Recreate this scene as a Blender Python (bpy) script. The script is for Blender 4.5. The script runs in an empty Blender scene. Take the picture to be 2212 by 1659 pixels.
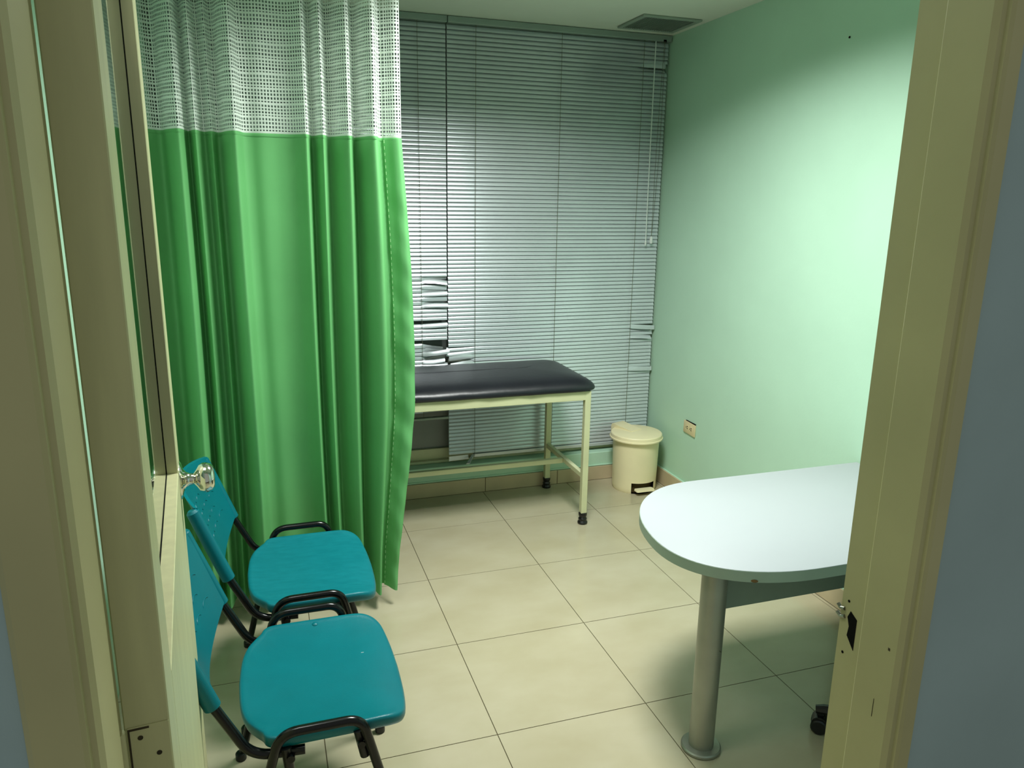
import bpy, bmesh, math, random
from mathutils import Matrix, Vector
random.seed(7)
PI = math.pi
scn = bpy.context.scene
COL = scn.collection

# ------------------------------------------------------------------ camera
cam_d = bpy.data.cameras.new('camera'); cam = bpy.data.objects.new('camera', cam_d); COL.objects.link(cam)
cam_d.sensor_width = 36.0; cam_d.lens = 26.5234; cam_d.clip_start = 0.02
R_ = Vector((0.949868, -0.312328, 0.014197)); U_ = Vector((0.060488, 0.228132, 0.971749)); F_ = Vector((0.306743, 0.922175, -0.235587))
CX, CY, CZ = -0.6541, -4.2644, 1.7263
cam.matrix_world = Matrix(((R_.x, U_.x, -F_.x, CX), (R_.y, U_.y, -F_.y, CY), (R_.z, U_.z, -F_.z, CZ), (0, 0, 0, 1)))
scn.camera = cam

# ------------------------------------------------------------------ world (dim corridor light) and exposure
w = bpy.data.worlds.new('world'); scn.world = w; w.use_nodes = True
w.node_tree.nodes['Background'].inputs[0].default_value = (0.90, 0.95, 0.86, 1)
w.node_tree.nodes['Background'].inputs[1].default_value = 0.30
LAMP_W = 58.0          # watts of each ceiling fitting
LAMP_COL = (0.97, 1.0, 0.96)
scn.view_settings.view_transform = 'Standard'
scn.view_settings.look = 'None'
scn.view_settings.exposure = 0.0
scn.view_settings.gamma = 1.0
scn.view_settings.use_curve_mapping = False
cy = scn.cycles
cy.max_bounces = 7; cy.diffuse_bounces = 4; cy.glossy_bounces = 3; cy.transmission_bounces = 4; cy.transparent_max_bounces = 4
cy.caustics_reflective = False; cy.caustics_refractive = False; cy.use_adaptive_sampling = True; cy.adaptive_threshold = 0.04

# ------------------------------------------------------------------ helpers
def lin(c):
    return tuple((v/12.92 if v <= 0.04045 else ((v+0.055)/1.055)**2.4) for v in [k/255.0 for k in c]) + (1.0,)

def mat(name, rgb, rough=0.5, metal=0.0, spec=0.5, vary=0.06, scale=8.0, bump=0.0, bscale=200.0, coat=0.0, stretch=None, rgb2=None, transl=0.0, aniso=0.0):
    m = bpy.data.materials.new(name); m.use_nodes = True
    nt = m.node_tree; b = nt.nodes['Principled BSDF']
    b.inputs['Roughness'].default_value = rough; b.inputs['Metallic'].default_value = metal
    b.inputs['Specular IOR Level'].default_value = spec
    b.inputs['Coat Weight'].default_value = coat; b.inputs['Coat Roughness'].default_value = 0.1
    geo = nt.nodes.new('ShaderNodeNewGeometry')
    mp = nt.nodes.new('ShaderNodeMapping'); nt.links.new(geo.outputs['Position'], mp.inputs['Vector'])
    if stretch: mp.inputs['Scale'].default_value = stretch
    n = nt.nodes.new('ShaderNodeTexNoise'); n.inputs['Scale'].default_value = scale; n.inputs['Detail'].default_value = 5
    nt.links.new(mp.outputs['Vector'], n.inputs['Vector'])
    r = nt.nodes.new('ShaderNodeValToRGB')
    c = lin(rgb); c2 = lin(rgb2) if rgb2 else tuple(v*(1-vary*2) for v in c[:3])+(1,)
    c1 = c if rgb2 else tuple(min(1, v*(1+vary)) for v in c[:3])+(1,)
    r.color_ramp.elements[0].position = 0.3; r.color_ramp.elements[1].position = 0.7
    r.color_ramp.elements[0].color = c2; r.color_ramp.elements[1].color = c1
    nt.links.new(n.outputs['Fac'], r.inputs['Fac']); nt.links.new(r.outputs['Color'], b.inputs['Base Color'])
    if bump > 0:
        n2 = nt.nodes.new('ShaderNodeTexNoise'); n2.inputs['Scale'].default_value = bscale; n2.inputs['Detail'].default_value = 3
        nt.links.new(geo.outputs['Position'], n2.inputs['Vector'])
        bp = nt.nodes.new('ShaderNodeBump'); bp.inputs['Strength'].default_value = bump; bp.inputs['Distance'].default_value = 0.002
        nt.links.new(n2.outputs['Fac'], bp.inputs['Height']); nt.links.new(bp.outputs['Normal'], b.inputs['Normal'])
    if transl > 0:
        t = nt.nodes.new('ShaderNodeBsdfTranslucent'); nt.links.new(r.outputs['Color'], t.inputs['Color'])
        mx = nt.nodes.new('ShaderNodeMixShader'); mx.inputs[0].default_value = transl
        out = nt.nodes['Material Output']
        nt.links.new(b.outputs[0], mx.inputs[1]); nt.links.new(t.outputs[0], mx.inputs[2]); nt.links.new(mx.outputs[0], out.inputs['Surface'])
    return m

M = dict(
    wall=mat('mint_wall_paint', (188, 224, 200), 0.5, spec=0.3, vary=0.02, scale=2.5, bump=0.12, bscale=90),
    ceil=mat('white_ceiling_paint', (222, 226, 212), 0.8, spec=0.2, vary=0.02, scale=2),
    corr=mat('blue_grey_corridor_paint', (164, 186, 190), 0.7, spec=0.25, vary=0.05, scale=3, bump=0.1),
    cream=mat('cream_gloss_paint', (184, 180, 134), 0.42, spec=0.4, vary=0.04, scale=5, bump=0.05, bscale=60),
    doorm=mat('cream_door_paint', (206, 205, 160), 0.4, spec=0.4, vary=0.05, scale=6, bump=0.05, bscale=50, stretch=(6, 6, 0.6)),
    tile=mat('cream_floor_tile', (184, 176, 150), 0.2, spec=0.45, scale=3.2, rgb2=(174, 165, 136), stretch=(1, 1.6, 1), coat=0.15),
    grout=mat('dark_grout', (92, 84, 62), 0.9, spec=0.1),
    bbtile=mat('beige_skirting_tile', (200, 184, 152), 0.3, spec=0.4, scale=6, vary=0.05),
    curtain=mat('green_curtain_cloth', (112, 184, 116), 0.55, spec=0.2, vary=0.03, scale=4, bump=0.25, bscale=900, transl=0.18),
    net=mat('white_curtain_net', (226, 236, 226), 0.8, spec=0.1, vary=0.03, transl=0.2),
    slat=mat('grey_enamelled_aluminium', (212, 219, 224), 0.27, metal=0.4, spec=0.5, vary=0.03, scale=5),
    rail=mat('grey_blind_rail', (146, 160, 152), 0.4, metal=0.3, vary=0.03),
    cord=mat('dull_cord', (104, 104, 84), 0.8, spec=0.1),
    wand=mat('clear_plastic_wand', (224, 230, 226), 0.15, spec=0.6, vary=0.02),
    vinyl=mat('black_vinyl', (26, 28, 34), 0.36, spec=0.5, vary=0.08, scale=14, bump=0.25, bscale=40),
    frame=mat('cream_enamel_tube', (206, 208, 168), 0.4, spec=0.4, vary=0.03),
    foot=mat('black_rubber_wrap', (22, 22, 22), 0.3, spec=0.5, vary=0.15, scale=60, bump=0.9, bscale=120),
    binm=mat('ivory_plastic', (240, 229, 188), 0.38, spec=0.4, vary=0.03, scale=5),
    bindark=mat('dark_recess_plastic', (70, 58, 34), 0.7, spec=0.1),
    outlet=mat('ivory_outlet_plastic', (222, 208, 164), 0.35, vary=0.02),
    dark=mat('black_slot', (12, 12, 10), 0.8, spec=0.1),
    laminate=mat('white_laminate', (172, 177, 181), 0.45, spec=0.35, vary=0.01, scale=3),
    edge=mat('grey_green_edge_band', (150, 166, 150), 0.45, vary=0.03),
    panel=mat('grey_desk_panel', (118, 132, 118), 0.5, vary=0.03),
    silver=mat('silver_painted_steel', (150, 152, 140), 0.36, metal=0.55, vary=0.05, scale=10),
    chip=mat('bare_brown_board', (112, 84, 44), 0.8),
    seat=mat('teal_plastic', (0, 106, 116), 0.32, spec=0.35, vary=0.04, scale=9, bump=0.25, bscale=520),
    seatworn=mat('scuffed_teal_plastic', (8, 114, 124), 0.4, spec=0.35, scale=22, rgb2=(0, 105, 115), stretch=(1, 3, 1), bump=0.25, bscale=520),
    tube=mat('black_painted_tube', (7, 7, 9), 0.22, spec=0.4, vary=0.1),
    chrome=mat('polished_chrome', (225, 225, 215), 0.06, metal=1.0, vary=0.01),
    glassdark=mat('grey_window_pane', (128, 134, 132), 0.3, spec=0.4, vary=0.02),
    winframe=mat('cream_window_frame', (208, 208, 170), 0.45, vary=0.03),
    vent=mat('grey_green_vent', (146, 160, 146), 0.5, vary=0.03),
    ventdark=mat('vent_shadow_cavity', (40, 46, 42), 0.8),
    housing=mat('grey_louvre_housing', (120, 122, 118), 0.4, vary=0.01),
    steel=mat('worn_strike_steel', (150, 150, 140), 0.35, metal=0.9, vary=0.2, scale=60),
    stain=mat('dark_paint_wear', (58, 50, 30), 0.8, vary=0.3, scale=80),
    black=mat('black_chair_plastic', (14, 15, 16), 0.35, vary=0.1),
    stitch=mat('pale_stitching', (170, 214, 160), 0.8),
)
g = bpy.data.materials.new('clear_door_glass'); g.use_nodes = True
gb = g.node_tree.nodes['Principled BSDF']; gb.inputs['Base Color'].default_value = (0.86, 0.95, 0.9, 1)
gb.inputs['Transmission Weight'].default_value = 1.0; gb.inputs['Roughness'].default_value = 0.02; gb.inputs['IOR'].default_value = 1.45
M['glass'] = g
e = bpy.data.materials.new('fluorescent_tube_glow'); e.use_nodes = True
eb = e.node_tree.nodes['Principled BSDF']; eb.inputs['Emission Color'].default_value = LAMP_COL + (1,); eb.inputs['Emission Strength'].default_value = 6.0
M['glow'] = e

def finish(name, bm, m, parent=None, smooth=True, angle=35):
    bm.normal_update()
    for f in bm.faces: f.smooth = smooth
    if smooth:
        lim = math.radians(angle)
        for ed in bm.edges:
            if len(ed.link_faces) == 2 and ed.calc_face_angle(0) > lim: ed.smooth = False
    me = bpy.data.meshes.new(name); bm.to_mesh(me); bm.free()
    me.materials.append(M[m])
    return link(name, me, parent)

def link(name, me, parent=None):
    o = bpy.data.objects.new(name, me); COL.objects.link(o)
    if parent is not None: o.parent = parent
    return o

def empty(name, loc, label=None, cat=None, group=None, rotz=0):
    o = bpy.data.objects.new(name, None); COL.objects.link(o); o.location = loc; o.rotation_euler = (0, 0, rotz)
    o.empty_display_size = 0.1
    if label: tag(o, label, cat, group)
    return o

def tag(o, label=None, cat=None, group=None, kind=None):
    if label: o['label'] = label
    if cat: o['category'] = cat
    if group: o['group'] = group
    if kind: o['kind'] = kind
    return o

def bx(bm, x0, x1, y0, y1, z0, z1, bev=0.0, seg=2):
    r = bmesh.ops.create_cube(bm, size=1.0)
    for v in r['verts']:
        v.co = Vector(((x0+x1)/2 + v.co.x*(x1-x0), (y0+y1)/2 + v.co.y*(y1-y0), (z0+z1)/2 + v.co.z*(z1-z0)))
    if bev > 0:
        es = list({ed for v in r['verts'] for ed in v.link_edges})
        bmesh.ops.bevel(bm, geom=es, offset=bev, segments=seg, affect='EDGES', profile=0.5)

def box(name, x0, x1, y0, y1, z0, z1, m, parent=None, bev=0.0, seg=2):
    bm = bmesh.new(); bx(bm, x0, x1, y0, y1, z0, z1, bev, seg)
    return finish(name, bm, m, parent)

def catmull(pts, n):
    out = []
    P = [Vector(p) for p in pts]
    for i in range(len(P)-1):
        p0 = P[max(i-1, 0)]; p1 = P[i]; p2 = P[i+1]; p3 = P[min(i+2, len(P)-1)]
        for k in range(n):
            t = k/n
            out.append(0.5*((2*p1) + (-p0+p2)*t + (2*p0-5*p1+4*p2-p3)*t*t + (-p0+3*p1-3*p2+p3)*t**3))
    out.append(P[-1])
    return out

def fillet(pts, r, n=6):
    """polyline with rounded corners"""
    P = [Vector(p) for p in pts]; out = [P[0]]
    rr = r if isinstance(r, (list, tuple)) else [r]*len(P)
    for i in range(1, len(P)-1):
        a, b, c = P[i-1], P[i], P[i+1]
        d1 = (a-b).normalized(); d2 = (c-b).normalized()
        ang = d1.angle(d2)
        t = min(rr[i]/math.tan(ang/2), (a-b).length*0.49, (c-b).length*0.49)
        p1 = b+d1*t; p2 = b+d2*t
        for k in range(n+1):
            s = k/n
            out.append((1-s)**2*p1 + 2*s*(1-s)*b + s*s*p2)
    out.append(P[-1])
    return out

def tube(bm, pts, rad, seg=12, cap=True):
    P = [Vector(p) for p in pts]
    rings = []; up = None
    for i, p in enumerate(P):
        t = (P[min(i+1, len(P)-1)] - P[max(i-1, 0)]).normalized()
        if up is None:
            up = Vector((0, 0, 1)) if abs(t.z) < 0.9 else Vector((1, 0, 0))
        s = t.cross(up).normalized(); up = s.cross(t).normalized()
        r = rad[i] if isinstance(rad, (list, tuple)) else rad
        rings.append([bm.verts.new(p + s*math.cos(2*PI*k/seg)*r + up*math.sin(2*PI*k/seg)*r) for k in range(seg)])
    for a, b in zip(rings, rings[1:]):
        for k in range(seg):
            bm.faces.new((a[k], a[(k+1) % seg], b[(k+1) % seg], b[k]))
    if cap:
        bm.faces.new(list(reversed(rings[0]))); bm.faces.new(rings[-1])

def lathe(bm, prof, c=(0, 0, 0), seg=48, axis='Z'):
    """prof: list of (r, z)"""
    rings = []
    for r, z in prof:
        ring = []
        for k in range(seg):
            a = 2*PI*k/seg
            if axis == 'Z': p = Vector((r*math.cos(a), r*math.sin(a), z))
            elif axis == 'X': p = Vector((z, r*math.cos(a), r*math.sin(a)))
            else: p = Vector((r*math.sin(a), z, r*math.cos(a)))
            ring.append(bm.verts.new(p + Vector(c)))
        rings.append(ring)
    for a, b in zip(rings, rings[1:]):
        for k in range(seg):
            bm.faces.new((a[k], a[(k+1) % seg], b[(k+1) % seg], b[k]))
    bm.faces.new(list(reversed(rings[0]))); bm.faces.new(rings[-1])

def stack(bm, loops, cap=True):
    """loops: list of equal-length closed loops of points"""
    R = [[bm.verts.new(Vector(p)) for p in L] for L in loops]
    n = len(R[0])
    for a, b in zip(R, R[1:]):
        for k in range(n):
            bm.faces.new((a[k], a[(k+1) % n], b[(k+1) % n], b[k]))
    if cap:
        bm.faces.new(list(reversed(R[0]))); bm.faces.new(R[-1])

def grid_mesh(bm, rows):
    V = [[bm.verts.new(Vector(p)) for p in r] for r in rows]
    for a, b in zip(V, V[1:]):
        for k in range(len(a)-1):
            bm.faces.new((a[k], a[k+1], b[k+1], b[k]))
    return V

# ------------------------------------------------------------------ room shell
XL, XR, YB, YF, ZC = -1.225, 1.685, -0.10, -3.42, 2.667     # left wall, right wall, back wall, front wall (room side), ceiling
YC = -3.548                                               # corridor face of the front wall
S = 0.55                                                  # floor tile

fl = box('floor', XL-0.1, XR+0.1, -5.2, 0.1, -0.06, -0.002, 'grout'); tag(fl, kind='structure')
tile_me = {}
def clip_tile(i, j):
    j0, j1, gp = i*S, (i+1)*S, 0.0016
    x0, x1 = max(j0+gp, XL), min(j1-gp, XR-0.018)
    y0, y1 = max(-(j+1)*S+gp, -5.2), min(-j*S-gp, -0.114)
    if x1-x0 < 0.008 or y1-y0 < 0.02: return
    key = (round(x1-x0, 4), round(y1-y0, 4))
    if key not in tile_me:
        bm = bmesh.new(); w_, d_ = key
        bx(bm, 0, w_, 0, d_, -0.006, 0.0)
        o = finish('tile', bm, 'tile', fl); tile_me[key] = o.data
    else:
        o = link('tile', tile_me[key], fl)
    o.location = (x0, y0, 0)
for i in range(-3, 4):
    for j in range(0, 8): clip_tile(i, j)

# ceiling with two lamp openings
LIGHTS = [(0.42, -1.80), (-0.85, -2.55)]
LW, LL = 0.60, 0.60
xs = sorted([XL-0.1, XR+0.1] + [c[0]+s*LW/2 for c in LIGHTS for s in (-1, 1)])
ys = sorted([YF-0.05, 0.1] + [c[1]+s*LL/2 for c in LIGHTS for s in (-1, 1)])
bm = bmesh.new()
for a, b in zip(xs, xs[1:]):
    for c, d in zip(ys, ys[1:]):
        mx, my = (a+b)/2, (c+d)/2
        if any(abs(mx-l[0]) < LW/2 and abs(my-l[1]) < LL/2 for l in LIGHTS): continue
        bx(bm, a, b, c, d, ZC, ZC+0.02)
tag(finish('ceiling', bm, 'ceil', smooth=False), kind='structure')

bm = bmesh.new(); bx(bm, XL-0.1, XL, YF, 0.1, 0, ZC); tag(finish('wall_left', bm, 'wall'), kind='structure')
bm = bmesh.new(); bx(bm, XR, XR+0.1, YF-0.1, 0.1, 0, ZC); tag(finish('wall_right', bm, 'wall'), kind='structure')
bm = bmesh.new()
bx(bm, XL, XR, YB, 0.04, 0, 0.18, 0.004, 1)
bx(bm, XL, -1.12, YB, 0.04, 0.18, ZC)
bx(bm, XL, XR, 0.0405, 0.1, 0, ZC)
bx(bm, XL, XR, YB-0.008, YB, 0.09, 0.099, 0.002, 1)        # thin ledge of filler above the skirting tiles
wb = tag(finish('wall_back', bm, 'wall'), kind='structure')

# front wall with the doorway
OX0, OX1 = CX-0.184, CX+0.831      # rebate faces of the opening
HD = 2.30
bm = bmesh.new()
bx(bm, XL-0.6, OX0-0.02, YC, YF, 0, ZC+0.02); bx(bm, OX1+0.02, XR+0.6, YC, YF, 0, ZC+0.02); bx(bm, OX0-0.02, OX1+0.02, YC, YF, HD+0.02, ZC+0.02)
tag(finish('wall_front', bm, 'corr', smooth=False), kind='structure')

# skirting tiles
bb = box('baseboard_back', XL, XR, -0.108, -0.1005, 0.0005, 0.086, 'grout'); tag(bb, kind='structure')
x = XL
for i, xe in enumerate([-1.1, -0.55, 0.0, 0.565, 1.035, 1.665]):
    box('tile', x+0.0015, xe-0.0015, -0.1145, -0.107, 0.001, 0.089, 'bbtile', bb, 0.0015, 1); x = xe
bb = box('baseboard_right', XR-0.010, XR-0.0005, YF, -0.1155, 0.0005, 0.098, 'grout'); tag(bb, kind='structure')
y = -0.116
for ye in [-0.55, -1.1, -1.65, -2.2, -2.75, -3.3]:
    box('tile', XR-0.018, XR-0.009, ye+0.0015, y-0.0015, 0.001, 0.1, 'bbtile', bb, 0.0015, 1); y = ye

o = box('caulk_bead', XR-0.012, XR-0.0005, YF, -0.1155, 0.0985, 0.104, 'wall', bb, 0.002, 1)
# door lining: one swept profile each side and a head
def lining(name, side):
    s = side
    x0 = OX1 if s > 0 else OX0
    face = 0.030 if s > 0 else 0.052
    # profile in (x offset into wall positive, y)
    st = -0.0095
    prof = [(0.0, YF+0.004), (0.0, YF-0.048), (st+0.0015, YF-0.048), (st, YF-0.0505), (st, YC+0.012), (st+0.004, YC+0.004), (st+0.009, YC+0.002), (st+0.010, YC-0.003),
            (st+0.014, YC-0.006), (face-0.006, YC-0.006), (face, YC-0.001), (face, YC+0.01), (0.02, YC+0.01), (0.02, YF-0.01), (0.045, YF-0.001), (0.045, YF+0.004)]
    lo = [(x0+s*a, b, 0.0) for a, b in prof]; hi = [(x0+s*a, b, HD) for a, b in prof]
    bm = bmesh.new(); stack(bm, [lo, hi]) if s < 0 else stack(bm, [hi, lo])
    bmesh.ops.recalc_face_normals(bm, faces=bm.faces)
    return finish(name, bm, 'cream', tr, angle=25)
tr = tag(empty('trim_1', (0, 0, 0)), kind='structure')
jl = lining('jamb', -1); jr = lining('jamb', 1)
box('head', OX0-0.05, OX1+0.03, YC-0.006, YF+0.004, HD, HD+0.05, 'cream', tr)
# strike hole in the right jamb
sz = 1.090; sy = YF-0.010
bm = bmesh.new()
pts = [(-0.020, -0.030), (-0.004, -0.012), (-0.006, 0.004), (-0.001, 0.018), (-0.006, 0.030), (-0.020, 0.022)]
stack(bm, [[(OX1-0.0006, sy+a, sz+b) for a, b in pts], [(OX1+0.0002, sy+a, sz+b) for a, b in pts]])
bmesh.ops.recalc_face_normals(bm, faces=bm.faces); finish('strike_hole', bm, 'dark', jr)
bm = bmesh.new()
tube(bm, [(OX1-0.001, sy+0.004, sz+0.016), (OX1-0.0015, sy+0.012, sz+0.012), (OX1-0.0015, sy+0.020, sz+0.016)], 0.003, 8)
tube(bm, [(OX1-0.001, sy+0.006, sz+0.028), (OX1-0.0015, sy+0.014, sz+0.026), (OX1-0.0015, sy+0.020, sz+0.030)], 0.003, 8)
finish('strike_plate', bm, 'steel', jr)
for dz in (0.044, -0.044):
    bm = bmesh.new(); lathe(bm, [(0.0022, -0.0005), (0.0022, 0.0004)], (OX1-0.0002, sy, sz+dz), 10, 'X'); finish('screw_hole', bm, 'dark', jr)
bm = bmesh.new(); bx(bm, OX1-0.0101, OX1-0.0096, YF-0.0902, YF-0.0896, sz-0.10, sz-0.07)
bx(bm, OX1-0.0101, OX1-0.0096, YF-0.105, YF-0.102, sz+0.018, sz+0.022); finish('scratch', bm, 'stain', jr)

# window behind the blinds
wn = tag(empty('window_1', (0.3, 0.0, 0.18)), kind='structure')
def wchild(o): o.matrix_parent_inverse = Matrix.Translation((-0.3, 0, -0.18)); return o
wchild(box('window_frame', -1.12, XR, 0.0, 0.035, 0.19, 0.265, 'winframe', wn, 0.006))
wchild(box('window_frame', -1.12, XR, -0.03, 0.035, 0.181, 0.199, 'winframe', wn, 0.004))
wchild(box('window_frame', 0.62, 0.68, 0.0, 0.035, 0.265, ZC, 'winframe', wn, 0.004))
wchild(box('pane', -1.12, 0.62, 0.02, 0.028, 0.265, ZC, 'glassdark', wn))
wchild(box('pane', 0.68, XR, 0.02, 0.028, 0.265, ZC, 'glassdark', wn))

# ------------------------------------------------------------------ ceiling lights (their own light inside)
for k, (lx, ly) in enumerate(LIGHTS):
    t = empty('ceiling_light', (lx, ly, ZC), ['recessed fluorescent ceiling light over the desk side of the room', 'recessed fluorescent ceiling light over the two teal chairs'][k], 'ceiling light', 'recessed ceiling lights')
    d = 0.10
    bm = bmesh.new()
    a, b = LW/2, LL/2
    bx(bm, -a-0.01, -a+0.001, -b-0.01, b+0.01, 0.0005, d); bx(bm, a-0.001, a+0.01, -b-0.01, b+0.01, 0.0005, d)
    bx(bm, -a, a, -b-0.01, -b+0.001, 0.0005, d); bx(bm, -a, a, b-0.001, b+0.01, 0.0005, d); bx(bm, -a-0.01, a+0.01, -b-0.01, b+0.01, d, d+0.01)
    finish('housing', bm, 'housing', t, smooth=False)
    for sx in (-0.18, -0.06, 0.06, 0.18):
        bm = bmesh.new(); tube(bm, [(sx, -b+0.03, 0.078), (sx, b-0.03, 0.078)], 0.013, 12); finish('fluorescent_tube', bm, 'glow', t)
    for q in range(5):
        for ax in (0, 1):
            p_ = -0.2+0.1*q
            if ax: box('louvre', p_-0.001, p_+0.001, -b+0.002, b-0.002, 0.004, 0.05, 'housing', t)
            else: box('louvre', -a+0.002, a-0.002, p_-0.001, p_+0.001, 0.004, 0.05, 'housing', t)
    # the louvre grid cuts the light off at shallow angles
    ld = bpy.data.lights.new('tube_light', 'AREA'); ld.shape = 'RECTANGLE'; ld.size = LW-0.04; ld.size_y = LL-0.04; ld.spread = math.radians(150)
    ld.energy = LAMP_W * (1.0 if k == 0 else 0.15); ld.color = LAMP_COL
    lo = bpy.data.objects.new('tube_light', ld); COL.objects.link(lo); lo.parent = t; lo.location = (0, 0, 0.002)

# ------------------------------------------------------------------ ceiling vent
v = empty('air_vent', (1.455, -0.335, ZC), 'grey louvred air vent in the ceiling corner above the blind', 'vent')
hw, hd = 0.172, 0.155
for n_, a in (('frame', (-hw, hw, -hd, -hd+0.022)), ('frame', (-hw, hw, hd-0.022, hd)), ('frame', (-hw, -hw+0.022, -hd+0.022, hd-0.022)), ('frame', (hw-0.022, hw, -hd+0.022, hd-0.022))):
    box(n_, a[0], a[1], a[2], a[3], -0.012, 0.0, 'vent', v, 0.003, 1)
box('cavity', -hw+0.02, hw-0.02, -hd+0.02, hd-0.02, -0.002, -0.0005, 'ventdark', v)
for k in range(22):
    xx = -hw+0.03 + k*(2*hw-0.06)/21
    bm = bmesh.new(); bx(bm, -0.0012, 0.0012, -hd+0.021, hd-0.021, -0.006, 0.006)
    o = finish('louvre', bm, 'vent', v); o.location = (xx, 0, -0.007); o.rotation_euler = (0, 0.7, 0)

# ------------------------------------------------------------------ venetian blinds
YBL = -0.058; PITCH = 0.02275; CH = 0.0262
def slat_rows(stations):
    """stations: (x, dz, dy, tilt deg, squash) -> curved strip; top edge towards the window"""
    rows = []
    for (xx, dz, dy, tl, sq) in stations:
        row = []
        for q in range(6):
            s = q/5 - 0.5                    # -0.5 top .. 0.5 bottom
            bow = (0.25 - s*s)*0.0085*sq
            a = math.radians(tl)
            # along-slat direction points down and towards the room
            dzv = -math.cos(a)*s*CH; dyv = -math.sin(a)*s*CH
            row.append((xx, dy + dyv - bow*math.cos(a), dz + dzv + bow*math.sin(a)))
        rows.append(row)
    return rows
def slat_obj(stations, z, parent, me=None):
    if me is None:
        bm = bmesh.new(); grid_mesh(bm, slat_rows(stations)); 
        o = finish('slat', bm, 'slat', parent, angle=60); 
        o.data.name = 'slat'
    else: o = link('slat', me, parent)
    o.location = (0, 0, z); return o
TL = 22
def norm(x0, x1, tl=TL):
    xm0, xm1 = x0+0.006, x1-0.006
    return [(x0, 0, 0, tl, 0.8), (xm0, 0, 0, tl, 1), (xm1, 0, 0, tl, 1), (x1, 0, 0, tl, 0.8)]
def bent(x0, xc, x1, side, dz=0, dy=0, tl=TL, tl2=None, sq=1.0, kink=0.0):
    """part of the slat on one side of the cord xc is bent"""
    t2 = TL if tl2 is None else tl2
    if side > 0:
        return [(x0, 0, 0, tl, 1), (xc-0.004, 0, 0, tl, 1), (xc+0.02, dz*0.25+kink, dy*0.4, (tl+t2)/2, sq), ((xc+x1)/2, dz*0.55+kink, dy*0.8, t2, sq), (x1, dz, dy, t2, sq)]
    return [(x0, dz, dy, t2, sq), ((xc+x0)/2, dz*0.55+kink, dy*0.8, t2, sq), (xc-0.02, dz*0.25+kink, dy*0.4, (tl+t2)/2, sq), (xc+0.004, 0, 0, tl, 1), (x1, 0, 0, tl, 1)]

ZT = 2.632
def head_rail(x0, x1, parent, base):
    o = box('head_rail', x0, x1, -0.088, -0.03, ZT-0.0, ZC-0.002, 'rail', parent, 0.003, 1)
    o.location = (-base[0], -base[1], -base[2]); return o

# --- right blind
XA, XB = 0.352, 1.672
base = (1.01, YBL, 0.2)
rb = empty('venetian_blind', base, 'wide grey venetian blind right of the seam, covering the window to the corner', 'blind', 'closed grey window blinds')
head_rail(XA, XB+0.008, rb, base)
n_r = int((ZT-0.012-0.215)/PITCH)
shared = None
special_r = {}
def near(z): return int(round((ZT-0.016-z)/PITCH))
special_r[near(2.505)] = lambda: bent(XA-1.01, 1.50-1.01, XB-1.01-0.012, 1, 0.001, 0.0, TL, -8, 0.8)
special_r[near(2.480)] = lambda: bent(XA-1.01, 1.48-1.01, XB-1.01-0.012, 1, -0.003, 0.006, TL, 50, 0.8)
special_r[near(0.985)] = lambda: bent(XA-1.01, 1.508-1.01, XB-1.01+0.004, 1, -0.012, -0.022, TL, 6, 0.5)
special_r[near(0.985)+1] = lambda: bent(XA-1.01, 1.508-1.01, XB-1.01-0.02, 1, -0.002, 0.006, TL, 38, 0.8)
special_r[near(0.905)] = lambda: bent(XA-1.01, 1.508-1.01, XB-1.01-0.012, 1, -0.006, -0.014, TL, 42, 0.4, 0.004)
special_r[near(0.785)] = lambda: bent(XA-1.01, 1.508-1.01, XB-1.01-0.015, 1, 0.010, -0.010, TL, 10, 0.7)
special_r[near(0.785)+1] = lambda: bent(XA-1.01, 1.508-1.01, XB-1.01-0.015, 1, 0.004, 0.004, TL, 30, 0.9)
special_r[near(0.700)] = lambda: bent(XA-1.01, 1.508-1.01, XB-1.01+0.002, 1, -0.003, -0.020, TL, 8, 0.5)
special_r[near(0.885)] = lambda: bent(XA-1.02, 0.505-1.01, XB-1.01, -1, -0.006, 0.004, TL, 26, 1)
special_r[near(0.862)] = lambda: bent(XA-1.024, 0.505-1.01, XB-1.01, -1, -0.010, 0.0, TL, 30, 1)
special_r[near(0.840)] = lambda: bent(XA-1.01, 0.505-1.01, XB-1.01, -1, -0.012, -0.014, TL, 4, 0.8)
special_r[near(0.818)] = lambda: bent(XA-1.01, 0.505-1.01, XB-1.01, -1, -0.004, 0.010, TL, -25, 0.5)
special_r[near(0.795)] = lambda: bent(XA-1.0, 0.505-1.01, XB-1.01, -1, -0.006, -0.018, TL, 32, 0.4, 0.006)
special_r[near(0.772)] = lambda: bent(XA-1.014, 0.505-1.01, XB-1.01, -1, -0.010, -0.004, TL, -12, 0.9)
for k in range(n_r):
    z = ZT-0.016-k*PITCH
    zl = z-base[2]
    if k in special_r: slat_obj(special_r[k](), zl, rb)
    elif shared is None: shared = slat_obj(norm(XA-1.01, XB-1.01), zl, rb).data
    else:
        o = slat_obj(None, zl, rb, shared)
        o.rotation_euler = (random.uniform(-0.012, 0.012), random.uniform(-0.0006, 0.0006), 0)
zb = ZT-0.016-n_r*PITCH-0.004
bm = bmesh.new(); bx(bm, 0.505-1.01, XB-1.01, -0.012, 0.012, zb-base[2]-0.012, zb-base[2]+0.01, 0.003, 1); finish('bottom_rail', bm, 'slat', rb)
bm = bmesh.new()   # the broken left end of the bottom rail hangs down
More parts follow.
